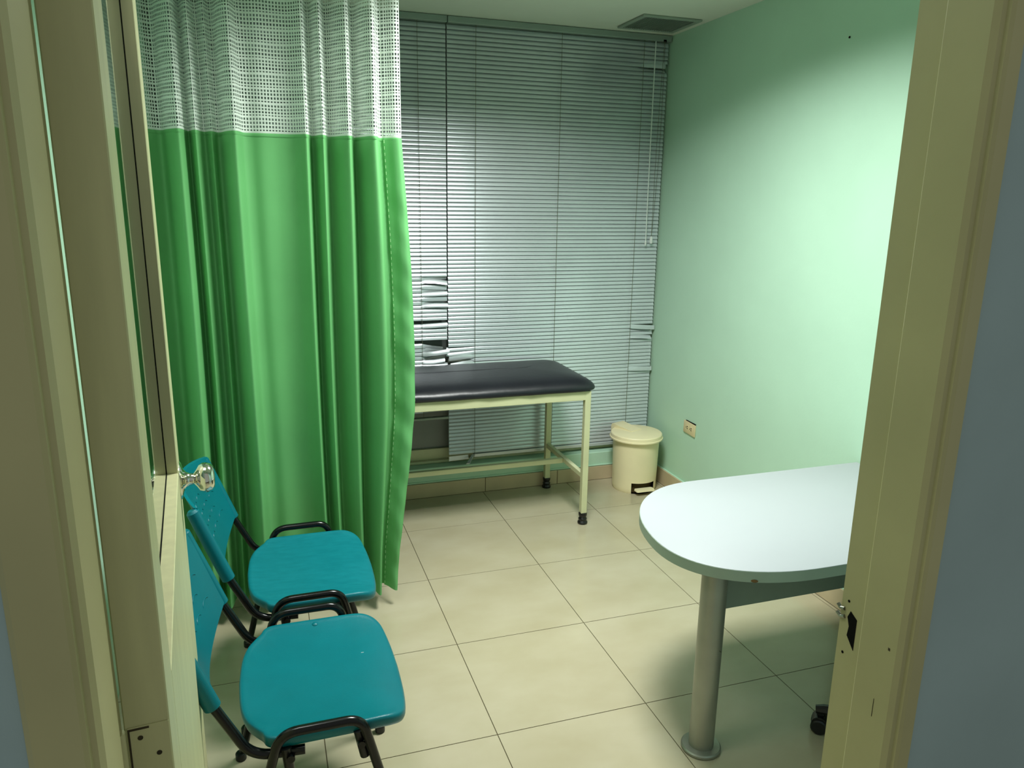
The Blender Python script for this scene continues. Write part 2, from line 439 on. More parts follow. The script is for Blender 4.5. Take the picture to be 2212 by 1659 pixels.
stack(bm, [[(0.350-1.01, -0.012, zb-base[2]-0.022), (0.350-1.01, -0.010, zb-base[2]+0.006), (0.350-1.01, -0.006, zb-base[2]+0.006), (0.350-1.01, -0.008, zb-base[2]-0.022)],
           [(0.470-1.01, -0.012, zb-base[2]-0.018), (0.470-1.01, -0.010, zb-base[2]+0.008), (0.470-1.01, -0.006, zb-base[2]+0.008), (0.470-1.01, -0.008, zb-base[2]-0.018)]])
finish('bottom_rail_end', bm, 'slat', rb)
bm = bmesh.new()
stack(bm, [[(0.440-1.01, -0.075, zb-base[2]-0.028), (0.442-1.01, -0.075, zb-base[2]-0.024), (0.462-1.01, -0.075, zb-base[2]-0.024), (0.462-1.01, -0.075, zb-base[2]-0.028)],
           [(0.490-1.01, -0.014, zb-base[2]-0.006), (0.492-1.01, -0.014, zb-base[2]+0.010), (0.503-1.01, -0.012, zb-base[2]+0.010), (0.503-1.01, -0.012, zb-base[2]-0.006)]])
bmesh.ops.recalc_face_normals(bm, faces=bm.faces); finish('loose_strip', bm, 'slat', rb)
for xc in (0.508, 1.003, 1.510):
    bm = bmesh.new()
    tube(bm, [(xc-1.01, -0.0175, ZT-0.2), (xc-1.01, -0.0175, zb-base[2]+0.0)], 0.0013, 6)
    finish('ladder_cord', bm, 'cord', rb)
bm = bmesh.new(); tube(bm, [(1.572-1.01, -0.035, ZT-0.2-0.005), (1.574-1.01, -0.032, 2.0-0.2), (1.578-1.01, -0.030, 1.49-0.2)], 0.0032, 8)
lathe(bm, [(0.005, 1.475-0.2), (0.006, 1.50-0.2), (0.003, 1.505-0.2)], (1.578-1.01, -0.030, 0), 10)
finish('tilt_wand', bm, 'wand', rb)
for dx, zz in ((1.632, 1.52), (1.628, 1.52)):
    bm = bmesh.new(); tube(bm, catmull([(dx-1.01, -0.034, ZT-0.2), (dx-1.01+(0.004 if dx > 1.63 else -0.012), -0.03, 2.05-0.2), (1.615-1.01, -0.03, 1.52-0.2)], 8), 0.0011, 6); finish('lift_cord', bm, 'cord', rb)
bm = bmesh.new(); lathe(bm, [(0.004, 1.53-0.2), (0.010, 1.522-0.2), (0.010, 1.490-0.2), (0.007, 1.486-0.2)], (1.615-1.01, -0.03, 0), 12); finish('cord_tassel', bm, 'wand', rb)
bm = bmesh.new(); bx(bm, 1.624-1.01, 1.642-1.01, -0.033, -0.030, ZT-0.206, ZT-0.192); finish('cord_lock', bm, 'dark', rb)

# --- left blind
XC, XD = -1.08, 0.345
base = (-0.37, YBL, 0.46)
lb = empty('venetian_blind', base, 'damaged grey venetian blind beside the curtain with crumpled and missing slats', 'blind', 'closed grey window blinds')
head_rail(XC, XD+0.004, lb, base)
TLL = 24; x0l, x1l, xcl = XC+0.37, XD+0.37, 0.197+0.37
zend = 0.485
n_l = int((ZT-0.016-zend)/PITCH)
SP = {}
def L(z, f): SP[near(z)] = f
def bl(dz=0, dy=0, t2=TLL, sq=1.0, kink=0.0, xe=0.0): return lambda: bent(x0l, xcl, x1l+xe, 1, dz, dy, TLL, t2, sq, kink)
L(1.300, bl(0.004, 0.010, -20, 0.6, -0.006))
L(1.278, bl(-0.004, -0.010, 30, 0.5, 0.008))
L(1.255, bl(-0.010, 0.004, 8, 0.7))
L(1.232, bl(-0.006, 0.010, -28, 0.7, 0, -0.012))
L(1.210, bl(0.006, -0.012, 24, 1.0))
L(1.187, bl(-0.004, -0.004, 2, 0.8))
L(1.164, bl(0.004, 0.012, -30, 0.6, 0, -0.014))
L(1.141, bl(0.006, -0.014, 26, 1.1, 0.004, 0.003))
L(1.050, None)
L(1.028, bl(0.008, -0.012, 24, 1.1))
L(0.937, None)
L(0.914, bl(-0.020, 0.006, -34, 0.5, 0, -0.025))
L(0.891, bl(-0.012, 0.010, -30, 0.5, 0, -0.02))
L(0.869, bl(0.014, -0.030, 22, 1.0, -0.004, 0.006))
L(0.846, bl(0.002, 0.008, -30, 0.7, 0, -0.02))
L(0.823, bl(0.006, -0.010, 30, 0.9, -0.006, -0.016))
L(0.800, bl(0.0, -0.012, 36, 0.9))
L(0.508+PITCH, bl(0.004, -0.006, 40, 0.6))
L(0.508, bl(0.010, -0.010, 50, 0.6))
shared = None
for k in range(n_l):
    z = ZT-0.016-k*PITCH
    if k in SP:
        if SP[k] is None: continue
        slat_obj(SP[k](), z-base[2], lb)
    elif shared is None: shared = slat_obj(norm(x0l, x1l, TLL), z-base[2], lb).data
    else:
        o = slat_obj(None, z-base[2], lb, shared)
        o.rotation_euler = (random.uniform(-0.03, 0.03), random.uniform(-0.0012, 0.0012), 0)
bm = bmesh.new(); bx(bm, x0l, x1l+0.004, -0.014, 0.012, 0.006, 0.022, 0.003, 1); finish('bottom_rail', bm, 'rail', lb)
for xc in (0.19+0.37, -0.3, 0.1):
    bm = bmesh.new(); tube(bm, [(xc, -0.0178, ZT-base[2]), (xc+0.008, -0.0178, 0.02)], 0.0013, 6); finish('ladder_cord', bm, 'cord', lb)

# ------------------------------------------------------------------ curtain
PX = [300, 332, 400, 500, 600, 700, 800, 866]; PXX = [-1.024, -0.977, -0.877, -0.724, -0.566, -0.402, -0.231, -0.115]
def cx(p):
    for i in range(len(PX)-1):
        if p <= PX[i+1] or i == len(PX)-2:
            return PXX[i] + (p-PX[i])*(PXX[i+1]-PXX[i])/(PX[i+1]-PX[i])
folds = [(186, 4), (215, -3), (250, 5), (285, -3), (318, 4), (334, 6.5), (344, 5.5), (354, 2), (366, -1), (378, -3.2), (387, -3.6), (393, -1.5), (397, 3), (402, 5.6), (408, 3.0), (415, 0.2), (421, -0.8), (426, 1), (431, 4.5), (438, 5.8), (447, 3.6), (454, 2.2), (459, 3.4),
         (464, 6.0), (470, 6.4), (477, 4.4), (484, 1), (493, -2.0), (503, -3.6), (511, -3.4), (518, -0.6), (524, 2.2), (540, 3.0), (565, 2.3), (600, 2.7), (630, 2.2), (648, 0.4), (658, -1.2), (664, -1.0), (669, 2.0), (676, 5.4), (683, 4.4), (689, 1.4), (696, -0.8), (701, -0.6), (706, 2.4), (714, 6.2), (724, 5.0), (734, 2.0), (744, -0.6), (754, -1.9), (760, -0.6), (765, 3),
         (771, 5.6), (778, 4.2), (786, 0.4), (796, -3.2), (806, -4.6), (813, -3.6), (819, 0.6), (825, 2.8), (834, 2.4)]
hemf = [(831, 2.3), (840, 1.2), (850, -0.5), (860, -1.2), (868, -0.6)]
YCU = -1.235
def path(lst, n):
    return [(p.x, p.y) for p in catmull([(cx(a), YCU + b*0.0115, 0) for a, b in lst], n)]
P_main = path(folds, 6); P_hem = path(hemf, 6)
ZS, ZTOP = 1.952, 2.60
def shape(xx, yy, z, hem=False):
    """fold position at height z"""
    t = max(0.0, min(1.0, (ZS-z)/ZS))
    a = 1.0 + 0.28*t
    y2 = YCU + (yy-YCU)*a + 0.006*math.sin(xx*23+z*2.1)*t
    x2 = xx + 0.010*t*math.sin(xx*9+z*1.7)
    u = max(0.0, min(1.0, (xx+0.30)/0.19))     # free edge: bulges at mid height, swings in at the bottom
    if z < ZS:
        x2 += u*(0.034*math.sin(PI*min(1, t*1.15))**1.0 - 0.060*max(0, t-0.55)/0.45)
        y2 -= u*0.05*max(0, t-0.5)
    else:
        y2 = YCU + (yy-YCU)*(1.0-0.12*(z-ZS)/(ZTOP-ZS))
    if hem:
        y2 += 0.0032*math.sin(z*23+xx*30+1.3*math.sin(z*7))*min(1, t*3) + 0.0016*math.sin(z*51+1.3+xx*70)*min(1, t*3)
    return x2, y2
def zbot(xx): return 0.075 + 0.010*math.sin(xx*17) + 0.008*math.sin(xx*41+1) + (0.02 if xx < -0.82 else 0)
cu = empty('privacy_curtain', (-0.55, YCU, 0.07), 'green hospital privacy curtain with white net top behind the chairs', 'curtain')
inv = Matrix.Translation((0.55, -YCU, -0.07))
def cc(o): o.matrix_parent_inverse = inv; return o
def sheet(P, nz, hem):
    rows = []
    for k in range(nz+1):
        s = k/nz; row = []
        for (a, b) in P:
            z0 = zbot(a); z = ZS + (z0-ZS)*s
            x2, y2 = shape(a, b, z, hem); row.append((x2, y2, z))
        rows.append(row)
    return rows
bm = bmesh.new(); grid_mesh(bm, sheet(P_main, 40, False)); cc(finish('curtain_cloth', bm, 'curtain', cu, angle=80))
bm = bmesh.new(); grid_mesh(bm, sheet([(a, b-0.003) for a, b in P_hem], 110, True)); cc(finish('side_hem', bm, 'curtain', cu, angle=80))
# stitching along the hem and the seam under the net
bm = bmesh.new()
pts = []
for k in range(161):
    z = ZS-0.004 + (zbot(P_hem[0][0])-ZS)*k/160
    x2, y2 = shape(P_hem[1][0], P_hem[1][1]-0.003, z, True); pts.append((x2, y2-0.002, z))
for k in range(0, 159, 2): tube(bm, [pts[k], pts[k+1]], 0.0011, 5)
cc(finish('hem_stitching', bm, 'stitch', cu))
bm = bmesh.new()
allP = P_main + P_hem[1:]
seam = []
for (a, b) in allP:
    x2, y2 = shape(a, b, ZS); seam.append((x2, y2-0.0015, ZS))
bm2 = [[(p[0], p[1], p[2]+0.004) for p in seam], [(p[0], p[1]-0.002, p[2]) for p in seam], [(p[0], p[1], p[2]-0.008) for p in seam]]
grid_mesh(bm, bm2); cc(finish('net_seam', bm, 'curtain', cu, angle=80))
# net: a real lattice with open cells
arc = [0.0]
for p, q in zip(allP, allP[1:]): arc.append(arc[-1] + math.hypot(q[0]-p[0], q[1]-p[1]))
def at_arc(s):
    lo, hi = 0, len(arc)-1
    while hi-lo > 1:
        m_ = (lo+hi)//2
        if arc[m_] <= s: lo = m_
        else: hi = m_
    f = (s-arc[lo])/max(1e-9, arc[hi]-arc[lo])
    return allP[lo][0]+(allP[hi][0]-allP[lo][0])*f, allP[lo][1]+(allP[hi][1]-allP[lo][1])*f
CW, CHh = 0.0112, 0.0125
s0 = next(arc[i] for i, p in enumerate(allP) if p[0] > -1.185)
us = []; s = s0
while s < arc[-1]-0.001:
    us += [s, min(arc[-1], s+CW*0.44)]; s += CW
us.append(arc[-1])
zs = []; z = ZS+0.004; r_ = 0
while z < ZTOP:
    h_ = CHh*(1.0 + 0.10*math.sin(r_*0.9)); st = h_*(0.40 + (0.22 if r_ % 4 == 0 else 0.0))
    zs += [z, z+st]; z += h_; r_ += 1
upts = [at_arc(u) for u in us]
bm = bmesh.new()
V = []
for j, z in enumerate(zs):
    row = []
    for i, (a, b) in enumerate(upts):
        x2, y2 = shape(a, b, z)
        row.append(bm.verts.new((x2, y2, z + 0.0006*math.sin(i*0.2+j*0.2))))
    V.append(row)
for j in range(len(zs)-1):
    for i in range(len(us)-1):
        if i % 2 == 1 and j % 2 == 1: continue
        bm.faces.new((V[j][i], V[j][i+1], V[j+1][i+1], V[j+1][i]))
cc(finish('net_panel', bm, 'net', cu, angle=80))
bm = bmesh.new(); bx(bm, XL+0.02, -0.05, YCU-0.015, YCU+0.015, 2.625, ZC-0.001, 0.003, 1); cc(finish('ceiling_track', bm, 'winframe', cu))
for k in range(9):
    xx = -1.08 + k*0.12
    bm = bmesh.new(); tube(bm, [(xx, YCU, 2.63), (xx, YCU, 2.585)], 0.003, 6); cc(finish('curtain_hook', bm, 'winframe', cu))

# ------------------------------------------------------------------ examination table
et = empty('examination_table', (0.05, -0.42, 0), 'examination table with padded black top and cream tube frame under the blinds', 'table')
XE0, XE1, YE0, YE1 = -0.90, 0.95, -0.711, -0.148
ox, oy = 0.05, -0.42
def rrect(x0, x1, y0, y1, r, z, n=8):
    out = []
    for (cx_, cy_, a0) in ((x1-r, y1-r, 0), (x0+r, y1-r, PI/2), (x0+r, y0+r, PI), (x1-r, y0+r, 1.5*PI)):
        for k in range(n+1):
            a = a0 + PI/2*k/n
            out.append((cx_+r*math.cos(a), cy_+r*math.sin(a), z))
    return out
bm = bmesh.new()
px0, px1, py0, py1 = XE0-0.03-ox, 1.006-ox, -0.742-oy, -0.118-oy
loops = []
prof = [(0.014, 0.757), (0.003, 0.761), (0.0, 0.772), (0.004, 0.784), (0.014, 0.796), (0.032, 0.808), (0.060, 0.819), (0.10, 0.827), (0.16, 0.833), (0.24, 0.836), (0.30, 0.837)]
for ins, z in prof:
    L_ = rrect(px0+ins, px1-ins, py0+ins, py1-ins, max(0.075-ins*0.2, 0.006), z, 6)
    # densify straight sides
    D = []
    for a, b in zip(L_, L_[1:]+L_[:1]):
        n = max(1, int(math.dist(a, b)/0.06)) if ins < 2 else 1
        D.append((a, b, n))
    loops.append(L_)
cnt = None
dens = []
for L_ in loops:
    out = []
    for i, (a, b) in enumerate(zip(L_, L_[1:]+L_[:1])):
        n = 24 if i in (8-2, 20) else 1
        for q in range(n):
            f = q/n; out.append((a[0]+(b[0]-a[0])*f, a[1]+(b[1]-a[1])*f, a[2]))
    dens.append(out)
wr = []
for k, L_ in enumerate(dens):
    amp = 0.0022 if 1 <= k <= 4 else 0.0006
    wr.append([(p[0], p[1]+amp*math.sin(p[0]*37+k)*math.sin(p[0]*11+2), p[2]+amp*0.8*math.sin(p[0]*29+k*0.7)) for p in L_])
stack(bm, wr); pad = finish('padded_top', bm, 'vinyl', et, angle=50)
for xx in (0.03,):
    bm = bmesh.new(); lathe(bm, [(0.004, 0), (0.004, 0.003), (0.002, 0.004)], (0, 0, 0), 10, 'Y'); o = finish('upholstery_tack', bm, 'steel', pad); o.location = (0.118-ox-0.1, py0-0.002, 0.776); o.rotation_euler = (0, 0, PI)
lt = 0.031
for nm, a in (('rail', (XE0, XE1, YE0-0.0155, YE0+0.0155)), ('rail', (XE0, XE1, YE1-0.0155, YE1+0.0155)), ('rail', (XE1-0.0155, XE1+0.0155, YE0+0.016, YE1-0.016)), ('rail', (XE0-0.0155, XE0+0.0155, YE0+0.016, YE1-0.016))):
    box(nm, a[0]-ox, a[1]-ox, a[2]-oy, a[3]-oy, 0.708, 0.757, 'frame', et, 0.002, 1)
for lx in (XE0, XE1):
    for ly in (YE0, YE1):
        lg = box('leg', lx-lt/2-ox-0.0008, lx+lt/2-ox+0.0008, ly-lt/2-oy-0.0008, ly+lt/2-oy+0.0008, 0.05, 0.7565, 'frame', et, 0.002, 1)
        bm = bmesh.new(); lathe(bm, [(0.016, 0.001), (0.027, 0.002), (0.028, 0.010), (0.022, 0.020), (0.024, 0.030), (0.0185, 0.040), (0.023, 0.048), (0.0235, 0.062), (0.021, 0.066)], (lx-ox, ly-oy, 0), 16); finish('wrapped_foot', bm, 'foot', lg)
for lx in (XE0, XE1): box('side_stretcher', lx-0.0125-ox, lx+0.0125-ox, YE0+0.016-oy, YE1-0.016-oy, 0.262, 0.290, 'frame', et, 0.002, 1)
box('long_stretcher', XE0+0.013-ox, XE1-0.013-ox, -0.435-oy, -0.41-oy, 0.258, 0.286, 'frame', et, 0.002, 1)

# ------------------------------------------------------------------ pedal bin
bn = empty('pedal_bin', (1.482, -0.285, 0), 'round ivory plastic pedal bin in the corner by the exam table', 'bin')
BR0, BR1, BH = 0.134, 0.142, 0.335
bm = bmesh.new()
seg = 64
def ringp(r, z): return [(r*math.cos(2*PI*k/seg), r*math.sin(2*PI*k/seg), z) for k in range(seg)]
zz = [0.0, 0.012, 0.03, 0.068, 0.15, 0.25, BH]
Rr = []
for z in zz:
    r = BR0 + (BR1-BR0)*z/BH - (0.004 if z == 0 else 0)
    Rr.append([bm.verts.new(p) for p in ringp(r, z)])
for i, (a, b) in enumerate(zip(Rr, Rr[1:])):
    for k in range(seg):
        ang = 360*(k+0.5)/seg
        if i in (1, 2, 0) and abs((ang-270+180) % 360-180) < 31: continue        # pedal opening at the front
        bm.faces.new((a[k], a[(k+1) % seg], b[(k+1) % seg], b[k]))
bm.faces.new(list(reversed(Rr[0]))); finish('body', bm, 'binm', bn)
bm = bmesh.new(); lathe(bm, [(BR0-0.02, 0.003), (BR0-0.02, BH-0.01)], seg=40); finish('inner_bucket', bm, 'bindark', bn)
bm = bmesh.new()
stack(bm, [rrect(-0.062, 0.062, -0.168, -0.118, 0.012, 0.026, 4), rrect(-0.060, 0.060, -0.166, -0.118, 0.012, 0.034, 4)]); finish('pedal', bm, 'binm', bn)
bm = bmesh.new(); lathe(bm, [(0.140, 0.322), (0.160, 0.322), (0.1625, 0.325), (0.1625, 0.332), (0.1585, 0.3345), (0.1565, 0.352), (0.1525, 0.3565), (0.10, 0.362), (0.05, 0.364), (0.01, 0.3645)], seg=64); lid = finish('lid', bm, 'binm', bn)
bm = bmesh.new()
prof = [(0.172, 0.330), (0.172, 0.364), (0.166, 0.378), (0.155, 0.382), (0.10, 0.375), (0.0, 0.3665), (0.0, 0.360), (0.10, 0.357), (0.155, 0.352), (0.158, 0.330)]
stack(bm, [[(-0.045, y, z) for y, z in prof], [(-0.042, y, z) for y, z in prof], [(0.042, y, z) for y, z in prof], [(0.045, y, z) for y, z in prof]])
bmesh.ops.recalc_face_normals(bm, faces=bm.faces); o = finish('hinge_strap', bm, 'binm', lid); lid.rotation_euler = (0, 0, 0.35)

# ------------------------------------------------------------------ wall outlet
ou = empty('wall_outlet', (XR, -0.562, 0.443), 'ivory double power outlet low on the mint wall beside the bin', 'outlet')
bm = bmesh.new(); bx(bm, -0.008, -0.0008, -0.062, 0.062, -0.036, 0.036, 0.002, 2); pl = finish('cover_plate', bm, 'outlet', ou); pl.rotation_euler = (0.03, 0, 0)
box('plate_gap_shade', -0.0045, -0.0005, -0.060, 0.045, -0.03, 0.041, 'dark', ou)  # black slab standing in for shade in the gap behind the tilted plate
for dy in (-0.021, 0.021):
    bm = bmesh.new()
    lp = rrect(-0.016, 0.016, -0.017, 0.017, 0.008, 0, 4)
    stack(bm, [[(-0.0078, dy+p[0], p[1]) for p in lp], [(-0.0092, dy+p[0]*0.96, p[1]*0.96) for p in lp]]); bmesh.ops.recalc_face_normals(bm, faces=bm.faces)
    sk = finish('socket', bm, 'outlet', pl)
    for a, b in ((-0.006, -0.0035), (0.006, -0.0035)):
        bm = bmesh.new(); bx(bm, -0.0096, -0.009, dy+b-0.0052, dy+b+0.0052, a-0.0024, a+0.0024); finish('slot', bm, 'dark', sk)
    bm = bmesh.new(); lathe(bm, [(0.0036, -0.0096), (0.0036, -0.009)], (0, dy+0.0085, 0), 10, 'X'); finish('slot', bm, 'dark', sk)

# nail high on the right wall
bm = bmesh.new(); lathe(bm, [(0.0045, -0.004), (0.0045, -0.002), (0.0018, -0.002), (0.0018, 0.004)], (0, 0, 0), 12, 'X')
nl = finish('wall_nail', bm, 'dark'); nl.location = (XR, -1.535, 2.395); tag(nl, 'small dark nail head high on the mint right wall', 'nail')

# ------------------------------------------------------------------ desk
dk = empty('desk', (1.05, -2.24, 0), 'white rounded-end desk with silver tube leg against the right wall', 'desk')
ox, oy = 1.05, -2.24
YD0, YD1, XT = -2.612, -1.868, 0.497
yc_, rr = (YD0+YD1)/2, (YD1-YD0)/2
def dout(off):
    out = []
    n = 40
    for k in range(n+1):
        a = PI/2 + PI*k/n
        c, s_ = math.cos(a), math.sin(a)
        e_ = 0.88
        px_ = XT+0.40 + 0.40*(-abs(c)**e_) ; py_ = yc_ + rr*math.copysign(abs(s_)**e_, s_)
        # the rounded end leans towards the near side as in the photo
        px_ += 0.06*(py_-yc_)/rr*abs(c)
        out.append((px_-ox, py_-oy))
    out = [(p[0]+off*(1 if p[0] < 0.9-ox else 0), p[1]-math.copysign(off, p[1]-(yc_-oy))) for p in out]
    out = [(1.672-ox, YD1-off-oy)] + out + [(1.672-ox, YD0+off-oy)]
    return out
ZD = 0.682
bm = bmesh.new(); stack(bm, [[(a, b, ZD-0.033) for a, b in dout(0.001)], [(a, b, ZD-0.001) for a, b in dout(0.001)], [(a, b, ZD) for a, b in dout(0.0025)]])
bmesh.ops.recalc_face_normals(bm, faces=bm.faces); top = finish('tabletop', bm, 'laminate', dk)
bm = bmesh.new()
o1 = dout(-0.0005)
V1 = [[bm.verts.new((a, b, z)) for a, b in o1] for z in (ZD-0.036, ZD-0.0022)]
i1 = dout(0.0012)
V0 = [[bm.verts.new((a, b, z)) for a, b in i1] for z in (ZD-0.036, ZD-0.0022)]
for k in range(len(o1)-1):
    bm.faces.new((V1[0][k], V1[0][k+1], V1[1][k+1], V1[1][k])); bm.faces.new((V1[1][k], V1[1][k+1], V0[1][k+1], V0[1][k])); bm.faces.new((V0[0][k], V0[0][k+1], V1[0][k+1], V1[0][k]))
bmesh.ops.recalc_face_normals(bm, faces=bm.faces); eb_ = finish('edge_band', bm, 'edge', top)
lx, ly = 0.617, -2.452
bm = bmesh.new(); lathe(bm, [(0.040, 0.010), (0.040, ZD-0.034)], (lx-ox, ly-oy, 0), 40); lg = finish('leg', bm, 'silver', dk)
bm = bmesh.new(); lathe(bm, [(0.060, 0.0), (0.064, 0.003), (0.064, 0.010), (0.060, 0.014), (0.041, 0.016)], (lx-ox, ly-oy, 0), 48); finish('foot_plate', bm, 'silver', lg)
bm = bmesh.new(); tube(bm, [(lx-ox+0.012, ly-oy-0.0384, 0.375), (lx-ox+0.022, ly-oy-0.0338, 0.366)], 0.0008, 5); finish('scratch', bm, 'stain', lg)
box('apron_panel', 0.65-ox, 1.66-ox, ly+0.004-oy, ly+0.022-oy, 0.49, ZD-0.034, 'panel', dk, 0.001, 1)
box('end_panel', 1.645-ox, 1.667-ox, -2.40-oy, -1.92-oy, 0.0, ZD-0.034, 'panel', dk, 0.001, 1)
bm = bmesh.new(); r_ = bmesh.ops.create_icosphere(bm, subdivisions=2, radius=1.0)
for v_ in bm.verts: v_.co = Vector((v_.co.x*0.011, v_.co.y*0.0012, v_.co.z*0.005))
chp = finish('chipped_spot', bm, 'chip', eb_); chp.location = (0.668-ox, -2.5745-oy, ZD-0.031); chp.rotation_euler = (0, 0, -0.5)

# ------------------------------------------------------------------ swivel chair behind the jamb (one castor shows)
oc = empty('office_chair', (1.276, -2.72, 0), 'black swivel office chair castor peeking out beside the door jamb', 'chair', rotz=0.0)
for k in range(5):
    a = math.radians(137) + 2*PI*k/5
    c, s_ = math.cos(a), math.sin(a)
    bm = bmesh.new()
    tube(bm, [(0.03*c, 0.03*s_, 0.115), (0.16*c, 0.16*s_, 0.105), (0.31*c, 0.31*s_, 0.085), (0.335*c, 0.335*s_, 0.08)], [0.022, 0.020, 0.018, 0.014], 10); lg = finish('base_leg', bm, 'black', oc)
    bm = bmesh.new()
    for sd in (-1, 1):
        ctr = Vector((0.32*c, 0.32*s_, 0.028)); ax = Vector((-s_, c, 0))
        tube(bm, [ctr+ax*sd*0.008, ctr+ax*sd*0.012, ctr+ax*sd*0.024, ctr+ax*sd*0.028], [0.024, 0.027, 0.027, 0.022], 20)
    tube(bm, [(0.32*c, 0.32*s_, 0.03), (0.32*c, 0.32*s_, 0.085)], 0.012, 10); tube(bm, [ctr+ax*-0.022+Vector((0, 0, 0.012)), ctr+ax*0.022+Vector((0, 0, 0.012))], 0.025, 16); finish('castor', bm, 'black', lg)
bm = bmesh.new(); lathe(bm, [(0.03, 0.09), (0.03, 0.13), (0.022, 0.14), (0.022, 0.40)], seg=20); finish('gas_column', bm, 'black', oc)
bm = bmesh.new(); stack(bm, [rrect(-0.20, 0.22, -0.21, 0.21, 0.08, 0.40, 6), rrect(-0.22, 0.24, -0.23, 0.23, 0.09, 0.42, 6), rrect(-0.22, 0.24, -0.23, 0.23, 0.09, 0.45, 6), rrect(-0.19, 0.21, -0.20, 0.20, 0.08, 0.468, 6)]); finish('seat', bm, 'black', oc)
bm = bmesh.new(); bx(bm, -0.18, 0.18, -0.245, -0.20, 0.52, 0.80, 0.02, 3); bx(bm, -0.03, 0.03, -0.26, -0.22, 0.41, 0.62); finish('backrest', bm, 'black', oc)

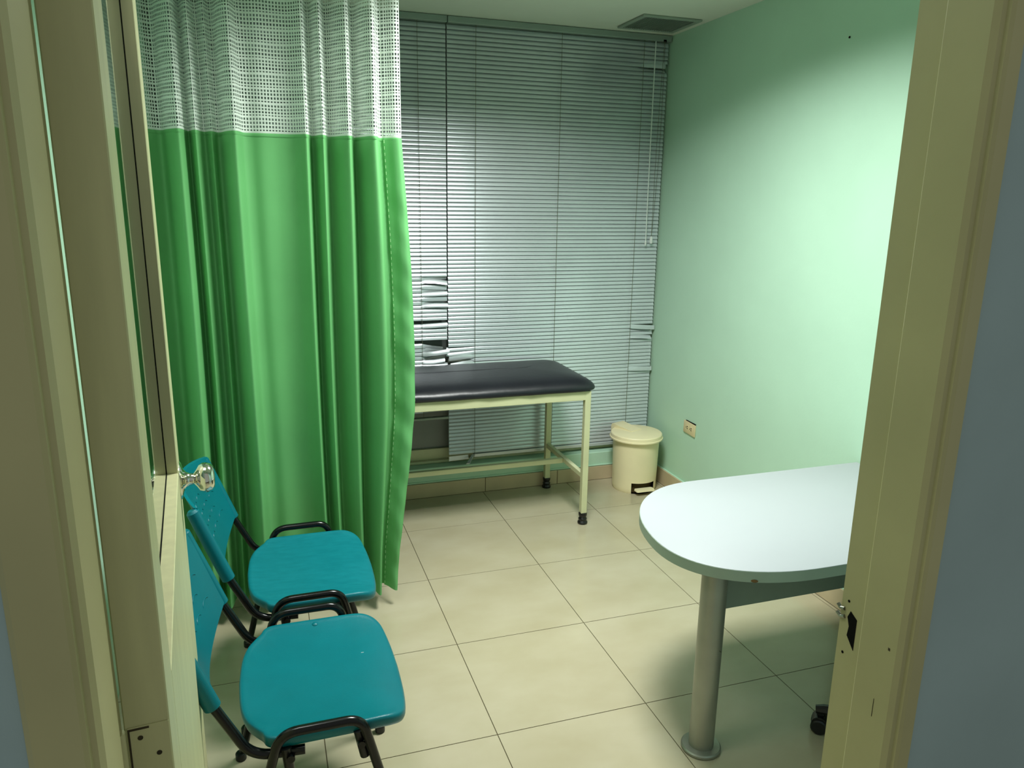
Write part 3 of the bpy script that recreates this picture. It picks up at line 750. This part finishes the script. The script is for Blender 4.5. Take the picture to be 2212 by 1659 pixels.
# ------------------------------------------------------------------ visitor chairs
def seat_outline(n=96):
    # local (x forward, y): superellipse-like trapezoid with cut rear corners
    key = [(0.215, 0.0), (0.212, 0.10), (0.204, 0.18), (0.192, 0.225), (0.165, 0.252), (0.12, 0.262), (0.02, 0.264), (-0.08, 0.264), (-0.128, 0.262), (-0.150, 0.250), (-0.160, 0.228), (-0.176, 0.205), (-0.198, 0.165), (-0.212, 0.10), (-0.217, 0.0)]
    up = catmull([(a, b, 0) for a, b in key], 4)
    pts = [(p.x, p.y) for p in up]
    return pts + [(p[0], -p[1]) for p in reversed(pts[1:-1])]
def make_chair(loc, label, smat='seat'):
    ch = empty('visitor_chair', loc, label, 'chair', 'teal visitor chairs by the door')
    out = seat_outline()
    loops = []
    for sc, z in ((0.90, -0.034), (0.965, -0.034), (0.985, -0.030), (1.0, -0.020), (1.003, -0.010), (0.996, -0.003), (0.982, 0.0), (0.955, 0.0005), (0.93, -0.0012), (0.89, -0.003), (0.7, -0.0075), (0.45, -0.010), (0.2, -0.011), (0.04, -0.011)):
        lp = []
        for (a, b) in out:
            # constant-width inset
            r = math.hypot(a, b); k = 1-(1-sc)*0.24/max(r, 1e-6) if sc > 0.85 else sc
            if sc <= 0.85: k = sc*(1-(1-0.89)*0.24/max(r, 1e-6))/0.89
            zz = z - (0.030*max(0, (a*k-0.12)/0.095)**2 if a*k > 0.12 else 0)
            lp.append((a*k, b*k, 0.445+zz + 0.010*min(1, max(0, (abs(b*k)-0.15)/0.11))*(0.6 if sc < 0.98 else 0.6)))
        loops.append(lp)
    bm = bmesh.new(); stack(bm, loops); finish('seat', bm, smat, ch, angle=60)
    # backrest shell
    HU, NV = 0.247, 14
    def bp(u, v, off=0.0):
        top = 0.803 + 0.022*(1-u*u); bot = 0.572 - 0.050*(1-u*u)**1.0
        z = bot + (top-bot)*v
        xx = -0.250 - 0.36*(z-0.572) - 0.052*(1-u*u) - 0.018*max(0, v-0.75)**1.5
        return (xx - off, u*HU, z + off*0.2)
    NU = 20
    bm = bmesh.new()
    F1 = [[bm.verts.new(bp(-1+2*i/NU, j/NV)) for i in range(NU+1)] for j in range(NV+1)]
    F2 = [[bm.verts.new(bp(-1+2*i/NU, j/NV, 0.011)) for i in range(NU+1)] for j in range(NV+1)]
    for j in range(NV):
        for i in range(NU):
            bm.faces.new((F1[j][i], F1[j][i+1], F1[j+1][i+1], F1[j+1][i])); bm.faces.new((F2[j][i+1], F2[j][i], F2[j+1][i], F2[j+1][i+1]))
    for i in range(NU):
        bm.faces.new((F1[0][i+1], F1[0][i], F2[0][i], F2[0][i+1])); bm.faces.new((F1[NV][i], F1[NV][i+1], F2[NV][i+1], F2[NV][i]))
    for j in range(NV):
        bm.faces.new((F1[j][0], F1[j+1][0], F2[j+1][0], F2[j][0])); bm.faces.new((F1[j+1][NU], F1[j][NU], F2[j][NU], F2[j+1][NU]))
    bmesh.ops.recalc_face_normals(bm, faces=bm.faces); bk = finish('backrest', bm, 'seat', ch, angle=50)
    for sd in (-1, 1):
        bm = bmesh.new(); nb = Vector((-0.017, 0, -0.005)); p0 = Vector(bp(sd, 0.0))+nb; p1 = Vector(bp(sd, 0.97))+nb
        dz = (p1-p0).normalized()
        tube(bm, [p0-dz*0.012, p0-dz*0.010, p0+(p1-p0)*0.5, p1, p1+dz*0.008], [0.018, 0.0205, 0.0205, 0.0195, 0.012], 16); finish('sleeve', bm, 'seat', bk)
    for r in range(4):
        for c in range(5):
            u = -0.62 + c*0.31 + (0.15 if r % 2 else 0); v = 0.28 + r*0.14
            if abs(u) > 0.72: continue
            bm = bmesh.new(); arcp = []
            for k in range(9):
                a = math.radians(-70+140*k/8)
                arcp.append(Vector(bp(u+0.10*math.sin(a), v+0.055*math.cos(a)-0.03)) + Vector((0.0004, 0, 0)))
            tube(bm, arcp, [0.0004]+[0.0016]*7+[0.0004], 6); finish('embossed_crescent', bm, 'seat', bk)
    # frames
    for sd in (-1, 1):
        y = sd*0.283
        pts = fillet([(-0.245, sd*0.262, 0.0), (-0.118, y, 0.476), (0.078, y, 0.476), (0.192, sd*0.262, 0.0)], [0, 0.060, 0.050, 0], 8)
        bm = bmesh.new(); tube(bm, pts, 0.0122, 14); lf = finish('leg_frame', bm, 'tube', ch, angle=60)
        for fx in (-0.245, 0.192):
            bm = bmesh.new(); lathe(bm, [(0.014, 0.0), (0.0165, 0.003), (0.0165, 0.022), (0.0135, 0.026)], (fx, sd*0.262, 0), 16); finish('foot_cap', bm, 'black', lf)
        yb = sd*0.247
        p0 = Vector(bp(sd, 0.15))+Vector((-0.017, 0, -0.005)); p1 = Vector(bp(sd, 0.0))+Vector((-0.017, 0, -0.005))
        pts = fillet([(p0[0], yb, p0[2]), (p1[0], yb, p1[2]), (-0.185, yb, 0.400), (-0.06, sd*0.258, 0.402)], [0, 0.02, 0.085, 0], 8)
        bm = bmesh.new(); tube(bm, pts, 0.0122, 14); bt = finish('back_tube', bm, 'tube', ch, angle=60)
        bm = bmesh.new()
        tube(bm, [(0.070, sd*0.262, 0.43), (0.085, sd*0.262, 0.352)], 0.0125, 12); finish('stacking_bumper', bm, 'black', bt)
        bm = bmesh.new()
        tube(bm, [(-0.105, sd*0.262, 0.42), (-0.098, sd*0.262, 0.345)], 0.0125, 12); finish('stacking_bumper', bm, 'black', bt)
    for xx in (-0.095, 0.075):
        bm = bmesh.new(); tube(bm, [(xx, -0.283, 0.398), (xx, 0.283, 0.398)], 0.010, 12); finish('cross_tube', bm, 'tube', ch)
    return ch
c1 = make_chair((-0.547, -1.685, 0), 'scuffed teal plastic chair farther from the doorway, up against the curtain', 'seatworn')
c2 = make_chair((-0.562, -2.330, 0), 'teal plastic chair nearest the doorway with a small rivet on its seat edge')
bm = bmesh.new(); lathe(bm, [(0.0095, 0), (0.0095, 0.003), (0.007, 0.006), (0.002, 0.0075)], (0, 0, 0), 16); o = finish('seat_rivet', bm, 'seat', c2); o.location = (0.0, 0.238, 0.444)
bm = bmesh.new(); bx(bm, -0.004, 0.004, -0.001, 0.001, 0, 0.0006); o = finish('white_fleck', bm, 'laminate', c2); o.location = (0.122, 0.062, 0.4345)

# ------------------------------------------------------------------ the open door
TH = math.radians(4.45)
HX, HY = CX-0.134, CY+0.852          # near corner of the visible face
dr = empty('door_1', (HX, HY, 0.0)); dr.rotation_euler = (0, 0, PI/2+TH); tag(dr, kind='structure')
# local: x along the door to the free edge, y to the left (-x world): visible face at y=0, back at y=0.048
DW, DT, DH = 1.00, 0.048, 2.27
GZ0, GZ1, GX0, GX1 = 1.128, 2.17, 0.105, 0.885
for nm, a in (('stile', (0, GX0, 0.004, DH)), ('stile', (GX1, DW, 0.004, DH)), ('top_rail', (GX0, GX1, GZ1, DH)), ('lower_panel', (GX0, GX1, 0.004, GZ0))):
    box(nm, a[0]+0.0002, a[1]-0.0002, 0, DT, a[2], a[3], 'doorm', dr, 0.0015, 1)
pn = box('glass_pane', GX0-0.004, GX1+0.004, 0.0235, 0.0275, GZ0-0.004, GZ1+0.004, 'glass', dr)
for nm, a in (('gasket', (GX0, GX1, GZ0, GZ0+0.0015)), ('gasket', (GX1-0.0015, GX1, GZ0, GZ1))):
    box(nm, a[0], a[1], 0.0222, 0.0235, a[2], a[3], 'dark', dr)
kx, kz = DW-0.062, 1.092
bm = bmesh.new()
rose = [(0.044, 0.0), (0.044, 0.002), (0.040, 0.005), (0.026, 0.008), (0.018, 0.014), (0.0135, 0.022), (0.0125, 0.030), (0.014, 0.034)]
knob = [(0.0125, 0.030), (0.020, 0.036), (0.030, 0.042), (0.0345, 0.050), (0.0345, 0.058), (0.031, 0.068), (0.024, 0.0735), (0.008, 0.075)]
for sgn, y0 in ((-1, 0.0), (1, DT)):
    bm = bmesh.new(); lathe(bm, [(r, sgn*z) for r, z in rose], (kx, y0, kz), 36, 'Y'); bmesh.ops.recalc_face_normals(bm, faces=bm.faces); ro = finish('knob_rose', bm, 'chrome', dr, angle=50)
    bm = bmesh.new(); lathe(bm, [(r, sgn*z) for r, z in knob], (kx, y0, kz), 36, 'Y'); bmesh.ops.recalc_face_normals(bm, faces=bm.faces); finish('knob', bm, 'chrome', ro, angle=50)
# painted hinges on the hinge edge
for hz in (0.28, 1.04, 2.10):
    hl = box('hinge_leaf', -0.0012, 0.0002, 0.001, DT-0.003, hz-0.055, hz+0.09, 'doorm', dr, 0.0005, 1)
    bm = bmesh.new(); tube(bm, [(-0.006, DT+0.004, hz-0.055), (-0.006, DT+0.004, hz+0.09)], 0.006, 12); finish('hinge_knuckle', bm, 'doorm', hl)
    for dy, dz in ((0.014, 0.05), (0.032, 0.075), (0.014, -0.02), (0.032, 0.015)):
        bm = bmesh.new(); lathe(bm, [(0.003, -0.0018), (0.003, -0.0008)], (0, dy, hz+dz), 10, 'X'); finish('screw', bm, 'stain', hl)
    bm = bmesh.new(); bx(bm, -0.0018, -0.0012, DT-0.0055, DT-0.0035, hz-0.055, hz+0.086); bx(bm, -0.0018, -0.0012, DT-0.026, DT-0.0035, hz+0.086, hz+0.0885); finish('paint_wear', bm, 'stain', hl)
